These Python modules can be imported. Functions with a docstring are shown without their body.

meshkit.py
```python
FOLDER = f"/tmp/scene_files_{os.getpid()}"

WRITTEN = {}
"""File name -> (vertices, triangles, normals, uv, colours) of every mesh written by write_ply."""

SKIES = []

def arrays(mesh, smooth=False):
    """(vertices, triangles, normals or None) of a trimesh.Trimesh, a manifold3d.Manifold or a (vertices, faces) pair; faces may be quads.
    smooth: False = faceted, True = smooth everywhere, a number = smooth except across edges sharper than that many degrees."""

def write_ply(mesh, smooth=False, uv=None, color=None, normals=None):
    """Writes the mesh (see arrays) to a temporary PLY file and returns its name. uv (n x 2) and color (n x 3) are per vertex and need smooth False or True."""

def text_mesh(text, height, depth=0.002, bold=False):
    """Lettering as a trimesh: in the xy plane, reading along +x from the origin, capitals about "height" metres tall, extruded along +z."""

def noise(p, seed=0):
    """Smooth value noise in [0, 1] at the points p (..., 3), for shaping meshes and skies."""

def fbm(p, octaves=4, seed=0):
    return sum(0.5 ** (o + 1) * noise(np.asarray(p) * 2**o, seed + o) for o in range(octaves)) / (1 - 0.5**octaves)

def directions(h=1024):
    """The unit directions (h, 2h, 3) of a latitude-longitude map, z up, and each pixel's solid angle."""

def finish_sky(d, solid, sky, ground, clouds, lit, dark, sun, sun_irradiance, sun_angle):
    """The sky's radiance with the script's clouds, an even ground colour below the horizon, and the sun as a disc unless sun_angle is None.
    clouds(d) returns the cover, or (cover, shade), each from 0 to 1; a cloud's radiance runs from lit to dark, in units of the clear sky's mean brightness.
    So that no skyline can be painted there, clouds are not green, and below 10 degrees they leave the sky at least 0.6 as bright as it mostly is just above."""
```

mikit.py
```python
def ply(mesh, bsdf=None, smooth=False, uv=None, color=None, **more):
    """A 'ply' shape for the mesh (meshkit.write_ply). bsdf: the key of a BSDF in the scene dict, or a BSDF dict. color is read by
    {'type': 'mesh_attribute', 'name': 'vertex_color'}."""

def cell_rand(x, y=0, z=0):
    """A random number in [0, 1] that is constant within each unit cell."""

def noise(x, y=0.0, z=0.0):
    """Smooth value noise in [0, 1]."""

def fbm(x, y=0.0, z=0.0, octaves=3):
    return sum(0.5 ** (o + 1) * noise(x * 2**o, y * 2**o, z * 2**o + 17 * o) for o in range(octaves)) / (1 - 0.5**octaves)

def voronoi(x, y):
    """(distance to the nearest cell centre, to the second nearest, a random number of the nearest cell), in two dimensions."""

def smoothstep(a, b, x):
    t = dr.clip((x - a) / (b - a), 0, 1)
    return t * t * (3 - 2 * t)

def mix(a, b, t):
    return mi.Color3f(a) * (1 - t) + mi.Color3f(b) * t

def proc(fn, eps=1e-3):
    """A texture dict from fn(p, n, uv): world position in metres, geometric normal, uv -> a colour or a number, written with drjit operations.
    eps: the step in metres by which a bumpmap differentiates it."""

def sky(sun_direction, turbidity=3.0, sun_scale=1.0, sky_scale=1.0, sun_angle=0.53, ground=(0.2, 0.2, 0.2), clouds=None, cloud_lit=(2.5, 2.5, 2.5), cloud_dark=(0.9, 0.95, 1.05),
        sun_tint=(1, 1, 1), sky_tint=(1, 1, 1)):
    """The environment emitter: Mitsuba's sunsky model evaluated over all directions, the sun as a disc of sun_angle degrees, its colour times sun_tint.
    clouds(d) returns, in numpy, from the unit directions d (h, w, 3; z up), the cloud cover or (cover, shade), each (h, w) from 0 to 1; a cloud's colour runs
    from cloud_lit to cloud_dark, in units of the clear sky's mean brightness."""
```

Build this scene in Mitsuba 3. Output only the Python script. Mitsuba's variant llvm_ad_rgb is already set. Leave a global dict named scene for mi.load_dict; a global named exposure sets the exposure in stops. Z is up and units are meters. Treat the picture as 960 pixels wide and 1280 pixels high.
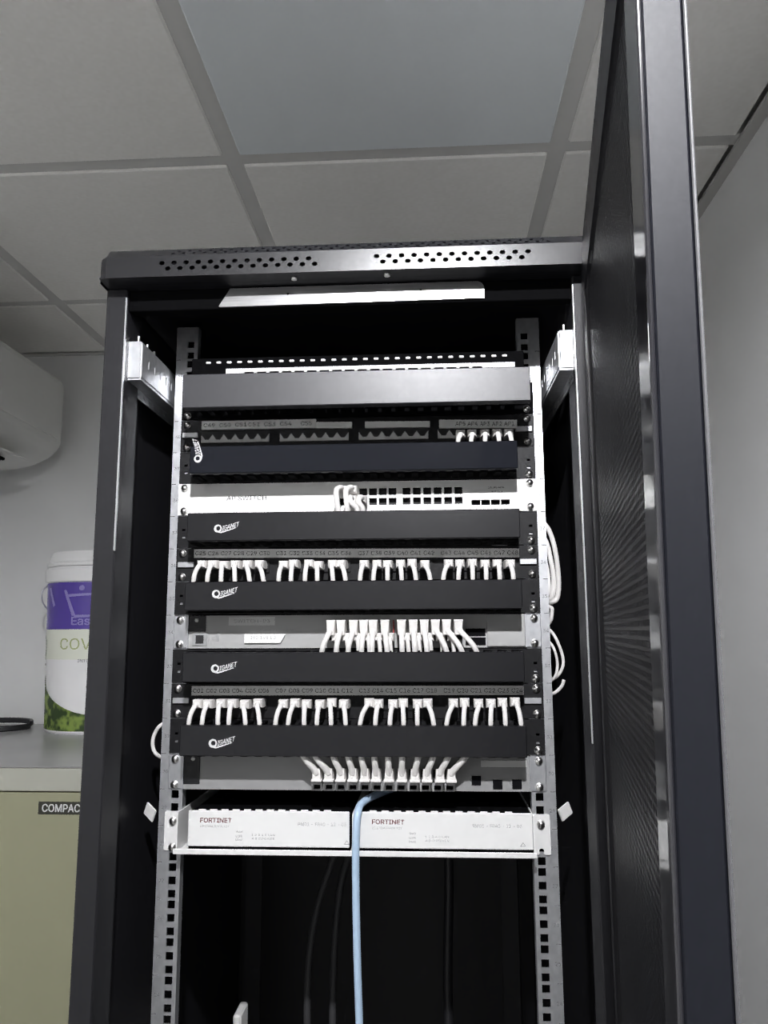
import math
import numpy as np
import trimesh
import mitsuba as mi
import mikit
import meshkit
from shapely.geometry import Polygon, box as sbox, Point
from shapely import affinity

T = mi.ScalarTransform4f
scene, labels = {}, {}

# ------------------------------------------------------------------ camera, light, exposure
YAW, PITCH, ROLL, FOCAL = math.radians(3.298), math.radians(8.809), math.radians(0.253), 960.77
EYE = np.array([0.0973, -1.0166, 1.6042])
fw = np.array([-math.sin(YAW) * math.cos(PITCH), math.cos(YAW) * math.cos(PITCH), math.sin(PITCH)])
rt = np.array([math.cos(YAW), math.sin(YAW), 0.0])
up = np.cross(rt, fw)
up = up * math.cos(ROLL) + rt * math.sin(ROLL)
scene['camera'] = {'type': 'perspective', 'fov_axis': 'x', 'fov': math.degrees(2 * math.atan(480 / FOCAL)),
                   'near_clip': 0.02, 'far_clip': 50.0,
                   'to_world': T().look_at(origin=EYE.tolist(), target=(EYE + fw).tolist(), up=up.tolist())}
exposure = 0.06
LAMP_RADIANCE = (7700.0, 7700.0, 7900.0)
LAMP_AT = (0.12, -1.27)
CEIL = 2.48
XL, XR, YB, YF = -1.275, 0.69, 1.274, -2.70


# ------------------------------------------------------------------ helpers
def rgb(*c):
    return {'type': 'rgb', 'value': [float(x) for x in (c if len(c) == 3 else c * 3)]}


def mat(name, color, rough=0.5, metallic=0.0, spec=0.5, **kw):
    c = color if isinstance(color, dict) else rgb(*color)
    scene[name] = {'type': 'twosided', 'b': {'type': 'principled', 'base_color': c, 'roughness': rough,
                                             'metallic': metallic, 'specular': spec, **kw}}


def add(key, shape, bsdf=None, smooth=False, at=None, label=None, cat=None, group=None, kind=None):
    """One entry; shape is a mesh or a shared ply dict."""
    root = key
    n = 0
    while key in scene:
        n += 1
        key = f'{root}_{n:03d}'
    d = dict(shape) if isinstance(shape, dict) else mikit.ply(shape, bsdf, smooth)
    if at is not None:
        d['to_world'] = at if not isinstance(at, tuple) else T().translate(list(at))
    scene[key] = d
    tag(key, label, cat, group, kind)
    return key


def tag(key, label=None, cat=None, group=None, kind=None):
    e = {k: v for k, v in dict(label=label, category=cat, group=group, kind=kind).items() if v}
    if e:
        labels[key] = e


def free(name):
    """A thing's key not yet taken (things whose parts follow)."""
    n, key = 0, name
    while key in labels or key in scene:
        n += 1
        key = f'{name}_{n:03d}'
    return key


def cat_(*ms):
    return trimesh.util.concatenate([m for m in ms])


def bx(x0, x1, y0, y1, z0, z1, bev=0.0):
    if bev <= 0:
        m = trimesh.creation.box((x1 - x0, y1 - y0, z1 - z0))
        m.apply_translation(((x0 + x1) / 2, (y0 + y1) / 2, (z0 + z1) / 2))
        return m
    p = []
    for sx, ax in ((1, x0), (-1, x1)):
        for sy, ay in ((1, y0), (-1, y1)):
            for sz, az in ((1, z0), (-1, z1)):
                p += [(ax, ay + sy * bev, az + sz * bev), (ax + sx * bev, ay, az + sz * bev), (ax + sx * bev, ay + sy * bev, az)]
    return trimesh.convex.convex_hull(np.array(p))


def extr(poly, depth):
    geoms = getattr(poly, 'geoms', [poly])
    return cat_(*[trimesh.creation.extrude_polygon(g, depth, engine='earcut') for g in geoms])


def plate(poly, y, thick):
    """Polygon in (x, z) standing upright; front face at y, thickness backwards (+y)."""
    m = extr(poly, thick)
    v = np.array(m.vertices)
    m.vertices = np.stack([v[:, 0], y + thick - v[:, 2], v[:, 1]], 1)
    return m


def plate_x(poly, x, thick):
    """Polygon in (y, z), thickness along +x."""
    m = extr(poly, thick)
    v = np.array(m.vertices)
    m.vertices = np.stack([x + v[:, 2], v[:, 0], v[:, 1]], 1)
    m.fix_normals()
    return m


def smooth_path(pts, n=6):
    p = np.array(pts, float)
    p = np.vstack([2 * p[0] - p[1], p, 2 * p[-1] - p[-2]])
    out = []
    for i in range(1, len(p) - 2):
        for t in np.linspace(0, 1, n, endpoint=False):
            a, b, c, d = p[i - 1:i + 3]
            out.append(0.5 * (2 * b + (c - a) * t + (2 * a - 5 * b + 4 * c - d) * t * t + (3 * b - a - 3 * c + d) * t ** 3))
    out.append(p[-2])
    return np.array(out)


def tube(pts, r, n=10, steps=6, closed_path=False):
    c = smooth_path(pts, steps)
    r = np.broadcast_to(np.asarray(r, float), (len(c),)) if np.ndim(r) == 0 else np.interp(np.linspace(0, 1, len(c)), np.linspace(0, 1, len(r)), r)
    t = np.gradient(c, axis=0)
    t /= np.linalg.norm(t, axis=1, keepdims=True)
    u = np.cross(t[0], [0.3, 0.1, 0.95]); u /= np.linalg.norm(u)
    rings = []
    for i in range(len(c)):
        u = u - t[i] * (u @ t[i]); u /= np.linalg.norm(u)
        w = np.cross(t[i], u)
        a = np.arange(n) * 2 * np.pi / n
        rings.append(c[i] + r[i] * (np.cos(a)[:, None] * u + np.sin(a)[:, None] * w))
    v = np.vstack(rings + [c[:1], c[-1:]])
    f = []
    for i in range(len(c) - 1):
        for k in range(n):
            a, b = i * n + k, i * n + (k + 1) % n
            f += [(a, b, b + n), (a, b + n, a + n)]
    e = len(c) * n
    for k in range(n):
        f.append((e, (k + 1) % n, k)); f.append((e + 1, e - n + k, e - n + (k + 1) % n))
    return trimesh.Trimesh(v, f, process=False)


def lathe(profile, n=32):
    """(radius, z) pairs from the bottom axis to the top axis."""
    return trimesh.creation.revolve(np.array(profile, float), sections=n)


def text(s, h, x, y, z, depth=0.0006, bold=False, width=None, shear=0.0, rise=0.0):
    """Upright lettering that reads along +x, facing -y; x, z the lower left corner, y its front face."""
    m = meshkit.text_mesh(s, h, depth, bold)
    v = np.array(m.vertices)
    if width:
        v[:, 0] = (v[:, 0] - v[:, 0].min()) * width / (v[:, 0].max() - v[:, 0].min())
    X = v[:, 0] + shear * v[:, 1]
    Z = v[:, 1] + rise * v[:, 0]
    m.vertices = np.stack([x + X, y + depth - v[:, 2], z + Z], 1)
    return m


def rot(ax, deg, at=(0, 0, 0)):
    return T().translate(list(at)).rotate(list(ax), float(deg)).translate([-a for a in at])


# ------------------------------------------------------------------ materials
def wall_col(p, n, uv):
    g = mikit.fbm(p.x * 3.1, p.y * 3.1, p.z * 3.1, 3)
    return mikit.mix((0.72, 0.722, 0.715), (0.78, 0.785, 0.785), g)


def tile_col(p, n, uv):
    g = mikit.noise(p.x * 180, p.y * 180, p.z * 5)
    return mikit.mix((0.70, 0.69, 0.66), (0.76, 0.75, 0.725), g)


def brushed(p, n, uv):
    g = mikit.fbm(p.x * 40, p.y * 40, p.z * 700, 2)
    return mikit.mix((0.56, 0.56, 0.57), (0.74, 0.74, 0.75), g)


def zinc_col(p, n, uv):
    g = mikit.fbm(p.x * 160, p.y * 160, p.z * 90, 3)
    return mikit.mix((0.52, 0.53, 0.55), (0.72, 0.73, 0.75), g)


def leaf_green(p, n, uv):
    g = mikit.fbm(p.x * 55, p.y * 55, p.z * 40, 3)
    return mikit.mix((0.025, 0.05, 0.012), (0.20, 0.28, 0.06), mikit.smoothstep(0.38, 0.66, g))


def cupboard_top_col(p, n, uv):
    g = mikit.fbm(p.x * 5, p.y * 5, p.z * 5, 3)
    return mikit.mix((0.20, 0.20, 0.20), (0.28, 0.28, 0.275), g)


mat('wall_paint', mikit.proc(wall_col), 0.8, spec=0.2)
mat('ceiling_tile_mat', mikit.proc(tile_col), 0.9, spec=0.1)
mat('ceiling_tile_cool', (0.63, 0.66, 0.675), 0.8, spec=0.2)
mat('tee_grey', (0.50, 0.495, 0.48), 0.8)
mat('floor_vinyl', (0.26, 0.26, 0.25), 0.4)
mat('far_wall_paint', (0.35, 0.35, 0.35), 0.8, spec=0.2)
mat('rack_black', (0.009, 0.009, 0.011), 0.45, spec=0.4)
mat('end_black', (0.0055, 0.0062, 0.0095), 0.50, spec=0.22)
mat('highlight_ring_grey', (0.07, 0.07, 0.074), 0.5)  # grey of the door's painted edge highlight and of the lamp ring
mat('matte_black', (0.0028, 0.0028, 0.0032), 0.8, spec=0.03)
mat('door_black', (0.007, 0.007, 0.009), 0.42, spec=0.35)
mat('rim_black', (0.016, 0.016, 0.019), 0.12, spec=0.9)
mat('cap_black', (0.008, 0.008, 0.010), 0.31, spec=0.7)
mat('hole_black', (0.004, 0.004, 0.005), 0.9, spec=0.1)
mat('cover_black', (0.010, 0.010, 0.0115), 0.30, spec=0.4)
mat('cover_gloss', (0.012, 0.013, 0.017), 0.06, spec=0.12)
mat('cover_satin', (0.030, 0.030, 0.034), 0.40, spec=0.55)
mat('panel_black', (0.008, 0.008, 0.009), 0.5, spec=0.25)
mat('zinc', mikit.proc(zinc_col), 0.42, metallic=0.85)
mat('steel_brushed', mikit.proc(brushed), 0.24, metallic=0.9)
mat('screw_metal', (0.75, 0.74, 0.72), 0.22, metallic=1.0)
mat('tick_ink', (0.16, 0.16, 0.17), 0.8)
mat('white_metal', (0.68, 0.68, 0.67), 0.38)
mat('switch_white', (0.86, 0.86, 0.84), 0.35)
mat('switch_grey', (0.36, 0.36, 0.355), 0.42)
mat('switch_dull', (0.25, 0.25, 0.25), 0.42)
mat('switch_dark', (0.30, 0.305, 0.305), 0.45)
mat('cable_white', (0.66, 0.645, 0.625), 0.45)
mat('cable_blue', (0.37, 0.49, 0.63), 0.4)
mat('cable_black', (0.015, 0.015, 0.017), 0.4)
mat('cable_grey', (0.05, 0.05, 0.053), 0.5)
mat('jack_grey', (0.30, 0.30, 0.30), 0.5)
mat('jack_dark', (0.012, 0.012, 0.013), 0.6)
mat('label_grey', (0.56, 0.56, 0.55), 0.55)
mat('label_white', (0.80, 0.80, 0.78), 0.5)
mat('ink', (0.05, 0.05, 0.05), 0.7)
mat('ink_grey', (0.33, 0.33, 0.33), 0.7)
mat('ink_red', (0.13, 0.055, 0.055), 0.6)
mat('logo_white', (0.55, 0.55, 0.55), 0.5)
mat('ac_white', (0.58, 0.58, 0.56), 0.4)
mat('bucket_white', (0.80, 0.80, 0.80), 0.35)
mat('bucket_cream', (0.74, 0.76, 0.66), 0.4)
mat('bucket_violet', (0.085, 0.050, 0.33), 0.22)
mat('bucket_violet_light', (0.26, 0.22, 0.52), 0.3)
mat('bucket_green', mikit.proc(leaf_green), 0.4)
mat('olive_ink', (0.40, 0.44, 0.22), 0.5)
mat('emblem_grey', (0.20, 0.23, 0.17), 0.5)
mat('cupboard_beige', (0.265, 0.262, 0.17), 0.5)
mat('cupboard_band', (0.36, 0.36, 0.31), 0.5)
mat('cupboard_top', mikit.proc(cupboard_top_col), 0.28, spec=0.6)
mat('tape_black', (0.022, 0.022, 0.014), 0.5)
mat('red_plastic', (0.35, 0.03, 0.03), 0.5)

# ------------------------------------------------------------------ the room
add('floor', bx(XL - .1, XR + .1, YF - .1, YB + .1, -0.1, 0.0), 'floor_vinyl', kind='structure', label='grey vinyl floor of the server room')
add('wall_back', bx(XL - .1, XR + .1, YB, YB + .1, 0, CEIL + .1), 'wall_paint', kind='structure', label='pale grey painted wall behind the rack')
add('wall_left', bx(XL - .1, XL, YF, YB, 0, CEIL + .1), 'wall_paint', kind='structure', label='pale grey painted wall that carries the air conditioner')
add('wall_right', bx(XR, XR + .1, YF, YB, 0, CEIL + .1), 'wall_paint', kind='structure', label='pale grey painted wall beside the open rack door')
add('wall_front', bx(XL - .1, XR + .1, YF - .1, YF, 0, CEIL + .1), 'far_wall_paint', kind='structure', label='grey painted wall facing the rack')
add('ceiling', bx(XL - .1, XR + .1, YF - .1, YB + .1, CEIL + .02, CEIL + .12), 'tee_grey', kind='structure', label='suspended ceiling of square pale tiles in a recessed grid')
gx = [XL + .015, -0.89, -0.26, 0.345, XR - .015]
gy = [YF + .015, -2.11, -1.51, -0.91, -0.31, 0.295, 0.89, YB - .015]
G = 0.016
for i in range(len(gx) - 1):
    for j in range(len(gy) - 1):
        cool = (i == 2 and j == 4)
        m = bx(gx[i] + G, gx[i + 1] - G, gy[j] + G, gy[j + 1] - G, CEIL, CEIL + .014, .003)
        add('ceiling__tile', m, 'ceiling_tile_cool' if cool else 'ceiling_tile_mat')
for x in gx[1:-1]:
    add('ceiling__grid_tee', bx(x - .0158, x + .0158, YF, YB, CEIL + .004, CEIL + .02), 'tee_grey')
for y in gy[1:-1]:
    add('ceiling__grid_tee', bx(XL, XR, y - .0158, y + .0158, CEIL + .0045, CEIL + .02), 'tee_grey')
for m in (bx(XL, XL + .02, YF, YB, CEIL - .002, CEIL + .004), bx(XR - .022, XR, YF, YB, CEIL - .002, CEIL + .004),
          bx(XL, XR, YB - .02, YB, CEIL - .002, CEIL + .004)):
    add('ceiling__wall_angle', m, 'tee_grey')

LX, LY = LAMP_AT
t = 'ceiling_lamp'
tag(t, 'round ceiling lamp with a bare bulb in a shallow white ring above the rack front', 'ceiling light')
ring = lathe([(.100, -.059), (.104, -.059), (.106, -.055), (.106, 0), (.002, 0), (.002, -.004), (.100, -.004), (.100, -.059)], 40)
ring.apply_translation((LX, LY, CEIL))
add(t + '__ring', ring, 'highlight_ring_grey', 40)
bulb = trimesh.creation.icosphere(3, .020)
bulb.apply_translation((LX, LY, CEIL - .034))
d = mikit.ply(bulb, 'label_white', True)
d['emitter'] = {'type': 'area', 'radiance': rgb(*LAMP_RADIANCE)}
add(t + '__bulb', d)

# ------------------------------------------------------------------ the rack
U = 0.04445
SCREW7 = 1.62                       # upper screw of the unit that holds the middle switch


def unit_top(i):
    return SCREW7 + 0.00635 - (i - 7) * U


R = 'server_rack'
tag(R, 'tall black open-front server rack with its perforated door swung out to the right', 'server rack')
YPF, YCF = -0.125, -0.155            # front of the posts, front of the top cover
ZTOP, ZCB = 2.072, 2.031
# posts: a face with a returned inner lip
for s in (-1, 1):
    face = bx(min(s * .276, s * .302), max(s * .276, s * .302), YPF, YPF + .018, .06, ZCB, .0015)
    lip = bx(min(s * .2765, s * .279), max(s * .2765, s * .279), YPF + .017, YPF + .05, .06, ZCB)
    add(R + '__front_post', cat_(face, lip), 'rack_black')
    add(R + '__edge_trim', bx(min(s * .2750, s * .2770), max(s * .2750, s * .2770), YPF - .002, YPF + .002, 1.48 if s > 0 else 1.70, ZCB - .012, .0006), 'zinc')  # trim cut short where the bright edge fades; the fade is shaped in
    add(R + '__rear_post', bx(min(s * .27, s * .302), max(s * .27, s * .302), .64, .67, .06, ZCB), 'rack_black')
    add(R + '__side_panel', bx(min(s * .295, s * .3015), max(s * .295, s * .3015), YPF + .019, .64, .06, ZCB), 'rack_black')
    # vertical stiffener of the side panel, perforated edge
    add(R + '__stiffener', bx(min(s * .287, s * .295), max(s * .287, s * .295), -.060, -.045, .06, ZCB - .1), 'rack_black')
add(R + '__rear_panel', bx(-.302, .302, .672, .68, .06, ZCB), 'rack_black')
add(R + '__plinth', bx(-.302, .302, YPF, .67, 0.0, .06, .002), 'rack_black')

# top cover: rounded front corners, perforated front face and bevel
cov = [Polygon([(-.304, YCF + .02), (-.298, YCF + .005), (-.285, YCF + .0), (.285, YCF + .0), (.298, YCF + .005), (.304, YCF + .02), (.304, .69), (-.304, .69)])]
HZ0, HZ1 = 2.0412, 2.0484
face = sbox(-.292, ZCB, .292, ZTOP - .014)
holes = []
for x0, x1 in ((-.222, -.032), (.040, .222)):
    k = 0
    for x in np.arange(x0, x1, .0075):
        z = HZ1 if k % 2 == 0 else HZ0
        holes.append(affinity.scale(Point(x, z).buffer(.0034, 4), 1, .8))
        k += 1
for h in holes:
    face = face.difference(h)
front = plate(face, YCF, .0018)
# curved corner pieces and sides as a swept strip
prof = [(-.292, YCF), (-.299, YCF + .005), (-.304, YCF + .014), (-.304, .69)]
strips = []
for s in (-1, 1):
    v, f = [], []
    for (x, y) in prof:
        v += [(-s * x, y, ZCB), (-s * x, y, ZTOP - .014), (-s * (x + (.014 if x > -.3 else .012)), y + (.012 if y < 0 else 0), ZTOP)]
    for i in range(len(prof) - 1):
        a = i * 3
        f += [(a, a + 3, a + 4), (a, a + 4, a + 1), (a + 1, a + 4, a + 5), (a + 1, a + 5, a + 2)]
    strips.append(trimesh.Trimesh(v, f, process=False))
add(R + '__top_cover', cat_(front, *strips), 'cap_black')
# bevel strip with its own small perforations, and the roof
bev = sbox(-.292, 0, .292, .0185)
k = 0
for x in np.arange(-.21, .25, .0065):
    bev = bev.difference(Point(x, .006 + .0065 * (k % 2)).buffer(.0023, 3))
    k += 1
m = extr(bev, .0012)
v = np.array(m.vertices)
q = v[:, 1] / .0185
m.vertices = np.stack([v[:, 0], YCF + .012 * q + v[:, 2] * .7, ZTOP - .014 + .014 * q - v[:, 2] * .7], 1)
m.fix_normals()
add(R + '__top_cover__bevel', m, 'cap_black')
add(R + '__top_cover__roof', bx(-.292, .292, YCF + .012, .69, ZTOP - .0015, ZTOP), 'cap_black')
add(R + '__top_cover__liner', bx(-.290, .290, YCF + .020, YCF + .022, ZCB, ZTOP - .004), 'hole_black')
add(R + '__top_cover__underside', cat_(bx(-.300, .300, YCF + .002, YPF + .03, ZCB, ZCB + .0015), bx(-.300, .300, YPF + .03, .68, ZCB + .012, ZCB + .014)), 'rack_black')
for (x, y) in ((.052, -.142), (-.062, -.140)):
    add(R + '__top_cover__screw', lathe([(0, 0), (.0035, .0005), (.004, .0018), (.004, .003), (0, .003)], 12), 'screw_metal', 40, at=(x, y, ZCB - .0028))
# front cross plate below the cover
pl = Polygon([(-.160, 2.006), (-.146, 2.029), (.162, 2.029), (.168, 2.026), (.170, 2.021), (.170, 2.007), (-.158, 2.005)])
for x in (-.073, .092):
    pl = pl.difference(Point(x, 2.020).buffer(.0017, 4))
add(R + '__cross_plate', plate(pl, -.121, .003), 'steel_brushed', label='bright brushed steel plate under the top cover')
add(R + '__shade_rail', bx(-.276, .276, -.1175, -.10, 2.004, ZCB, .001), 'matte_black')  # bar kept to shade the mounting rails; its black imitates the shade there

# mounting rails with square holes, unit ticks and numbers
RB, RT = 0.115, 2.03
base = unit_top(16) - 0.03175        # below the shelf the pattern starts anew
for s in (-1, 1):
    fx0, fx1 = (.2226, .2530)
    pg = sbox(min(s * fx0, s * fx1), RB, max(s * fx0, s * fx1), RT)
    cuts = []
    for u in range(-40, 30):
        z = SCREW7 + u * U
        for o in (0, .015875, .03175):
            zz = z - o
            if RB + .02 < zz < RT - .01:
                cuts.append(sbox(s * .23255 - .0047, zz - .0047, s * .23255 + .0047, zz + .0047))
    from shapely import union_all
    pg = pg.difference(union_all(cuts))
    face = plate(pg, 0.0, .0022)
    web = bx(min(s * .2508, s * .2530), max(s * .2508, s * .2530), .0022, .045, RB, RT)
    ret = bx(min(s * .2226, s * .2246), max(s * .2226, s * .2246), .0022, .014, RB, RT)
    rk = add(R + '__mounting_rail', cat_(face, web, ret), 'zinc', label=('left' if s < 0 else 'right') + ' galvanised mounting rail with square holes')
    ticks, nums = [], []
    for u in range(-33, 10):
        z = SCREW7 + .00635 + u * U
        if not RB + .03 < z < RT - .03:
            continue
        ticks.append(bx(min(s * .2525, s * .2465), max(s * .2525, s * .2465), -.0003, .0004, z - .0005, z + .0005))
        nums.append(text(str(u + 34), .0042, s * .2470 - .0028, -.0003, z - .0245, .0006))
    add(rk + '__unit_ticks', cat_(*ticks), 'tick_ink', kind='stuff')
    add(rk + '__unit_numbers', cat_(*nums), 'tick_ink', kind='stuff')
    add(R + '__rear_rail', bx(min(s * .2226, s * .2530), max(s * .2226, s * .2530), .50, .503, RB, RT), 'rack_black')

# depth brackets tying posts and rails
for s in (-1, 1):
    x0, x1 = .2595, .2785
    z0, z1 = 1.9165, 1.9680
    sl = sbox(-.110, z0 + .004, .50, z1 - .004)
    for k in range(14):
        y = -.088 + k * .022
        sl = sl.difference(sbox(y - .0022, 1.938, y + .0022, 1.949))
    web = plate_x(sl, s * x0 - .001, .002)
    end = bx(min(s * (x0 + .001), s * x1), max(s * (x0 + .001), s * x1), -.1115, -.1095, z0 + .002, z1 - .001, .0008)
    bot = plate_x(Polygon([(-.110, z0 + .004), (-.110, z0), (.50, z0), (.50, z0 + .004)]), s * x0 if s > 0 else -x1, x1 - x0)
    top = bx(min(s * x0, s * x1), max(s * x0, s * x1), -.110, .50, z1 - .004, z1 - .002)
    bk = add(R + '__depth_bracket', cat_(web, end, bot, top), 'zinc', label='galvanised slotted bracket joining the ' + ('left' if s < 0 else 'right') + ' post and rail')
    fl = sbox(-.108, z0 - .012, .48, z0)
    for k in range(12):
        fl = fl.difference(Point(-.09 + k * .02, z0 - .006).buffer(.002, 3))
    add(bk + '__flange', plate_x(fl, s * .2775 - .001, .0015), 'zinc')
    for (y, dz) in ((-.100, .0), (-.070, .0), (-.045, 0)):
        add(bk + '__bolt', bx(s * .268 - .0012, s * .268 + .0012, y - .0012, y + .0012, z1 - .004, z1 + .010), 'screw_metal')
    # small lower arm behind each rail
    arm = bx(-.010, .010, -.0012, .0012, -.008, .008)
    arm.apply_transform(trimesh.transformations.rotation_matrix(math.radians(-25 * s), (0, 1, 0)))
    arm.apply_transform(trimesh.transformations.rotation_matrix(math.radians(35 * s), (0, 0, 1)))
    arm.apply_translation((s * .270, .016 if s < 0 else .04, 1.372))
    add(R + '__rail_arm', arm, 'label_white')

# front door, swung open about its right-hand hinge
HG = np.array([.2868, -.1255])
DW, DT = .545, .0238
DZ0, DZ1 = .07, 2.050
# built closed along -x (s = distance from the hinge), inner face at y = DT, outer at 0; then rotated open
def dd(m):
    m = m.copy()
    v = np.array(m.vertices)
    s, q = v[:, 0].copy(), v[:, 1].copy()          # along the door, across (0 = inner face, DT = outer)
    dv = np.array([-.1532, -.9882]); nv = np.array([.9882, -.1532])
    v[:, :2] = HG + s[:, None] * dv + q[:, None] * nv
    v[:, 0] += .017 * (v[:, 2] - 1.77) * s / DW      # the door hangs a little twisted
    m.vertices = v
    m.fix_normals()
    return m


def dbox(s0, s1, q0, q1, z0, z1, b=0.0):
    return dd(bx(s0, s1, q0, q1, z0, z1, b))


door = R + '__front_door'
add(door + '__frame', cat_(dbox(0, .05, 0, .002, DZ0, DZ1), dbox(0, .002, .002, DT, DZ0, DZ1), dbox(.05, DW - .045, 0, .002, DZ1 - .06, DZ1), dbox(.05, DW - .045, 0, .002, DZ0, DZ0 + .06),
                           dbox(0.002, DW - .003, .002, DT, DZ1 - .002, DZ1)), 'door_black')
add(door + '__lock_stile', dbox(DW - .045, DW, 0, .0025, DZ0, DZ1, .0008), 'rim_black')
add(door + '__end_face', dbox(DW - .003, DW, .0025, DT - .0015, DZ0, DZ1, .0012), 'end_black')
add(door + '__edge_highlight', dbox(DW - .003, DW + .0004, DT - .0013, DT + .0006, DZ0, DZ1, .0006), 'highlight_ring_grey')  # paler strip painting the light caught by the folded door edge
# perforated sheet, set back from the frame: hexagonal cells with round holes
def perforated(s0, s1, z0, z1, q, pitch=.0068, r=.0024, n=6):
    rows = pitch * math.sqrt(3) / 2
    ca = np.arange(n) * 2 * np.pi / n + np.pi / 6
    hexo = np.stack([np.cos(ca), np.sin(ca)], 1) * pitch / math.sqrt(3)
    hole = np.stack([np.cos(ca), np.sin(ca)], 1) * r
    cell = np.vstack([hexo, hole])
    fc = []
    for k in range(n):
        a, b = k, (k + 1) % n
        fc += [(a, b, b + n), (a, b + n, a + n)]
    fc = np.array(fc)
    cx, cz = [], []
    j = 0
    z = z0
    while z < z1:
        x = s0 + (pitch / 2 if j % 2 else 0)
        while x < s1:
            cx.append(x); cz.append(z)
            x += pitch
        z += rows
        j += 1
    c = np.stack([cx, cz], 1)
    v2 = (c[:, None, :] + cell[None]).reshape(-1, 2)
    f = (fc[None] + (np.arange(len(c)) * 2 * n)[:, None, None]).reshape(-1, 3)
    v = np.stack([v2[:, 0], np.full(len(v2), q), v2[:, 1]], 1)
    # the walls of the holes
    hv = (c[:, None, :] + hole[None]).reshape(-1, 2)
    back = np.stack([hv[:, 0], np.full(len(hv), q + .0018), hv[:, 1]], 1)
    nb, m2 = len(c), len(v)
    i0 = np.arange(nb)[:, None] * 2 * n
    j0 = np.arange(nb)[:, None] * n + m2
    k = np.arange(n)[None]
    k1 = (k + 1) % n
    f1 = np.stack([i0 + n + k, i0 + n + k1, j0 + k], -1).reshape(-1, 3)
    f2 = np.stack([i0 + n + k1, j0 + k1, j0 + k], -1).reshape(-1, 3)
    return trimesh.Trimesh(np.vstack([v, back]), np.vstack([f, f1, f2]), process=False)


ms = perforated(.052, DW - .048, DZ0 + .06, DZ1 - .06, .004)
v = np.array(ms.vertices)
sd = v[:, 0].copy()
v[:, :2] = HG + v[:, :1] * np.array([-.1532, -.9882]) + v[:, 1:2] * np.array([.9882, -.1532])
v[:, 0] += .017 * (v[:, 2] - 1.77) * sd / DW
ms.vertices = v
add(door + '__perforated_sheet', ms, 'door_black')
for z in (.35, 1.05, 1.90):
    h = trimesh.creation.cylinder(.006, .05, sections=14)
    h.apply_translation((HG[0] + .004, HG[1] + .008, z))
    add(door + '__hinge', h, 'rack_black', 40)

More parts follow.
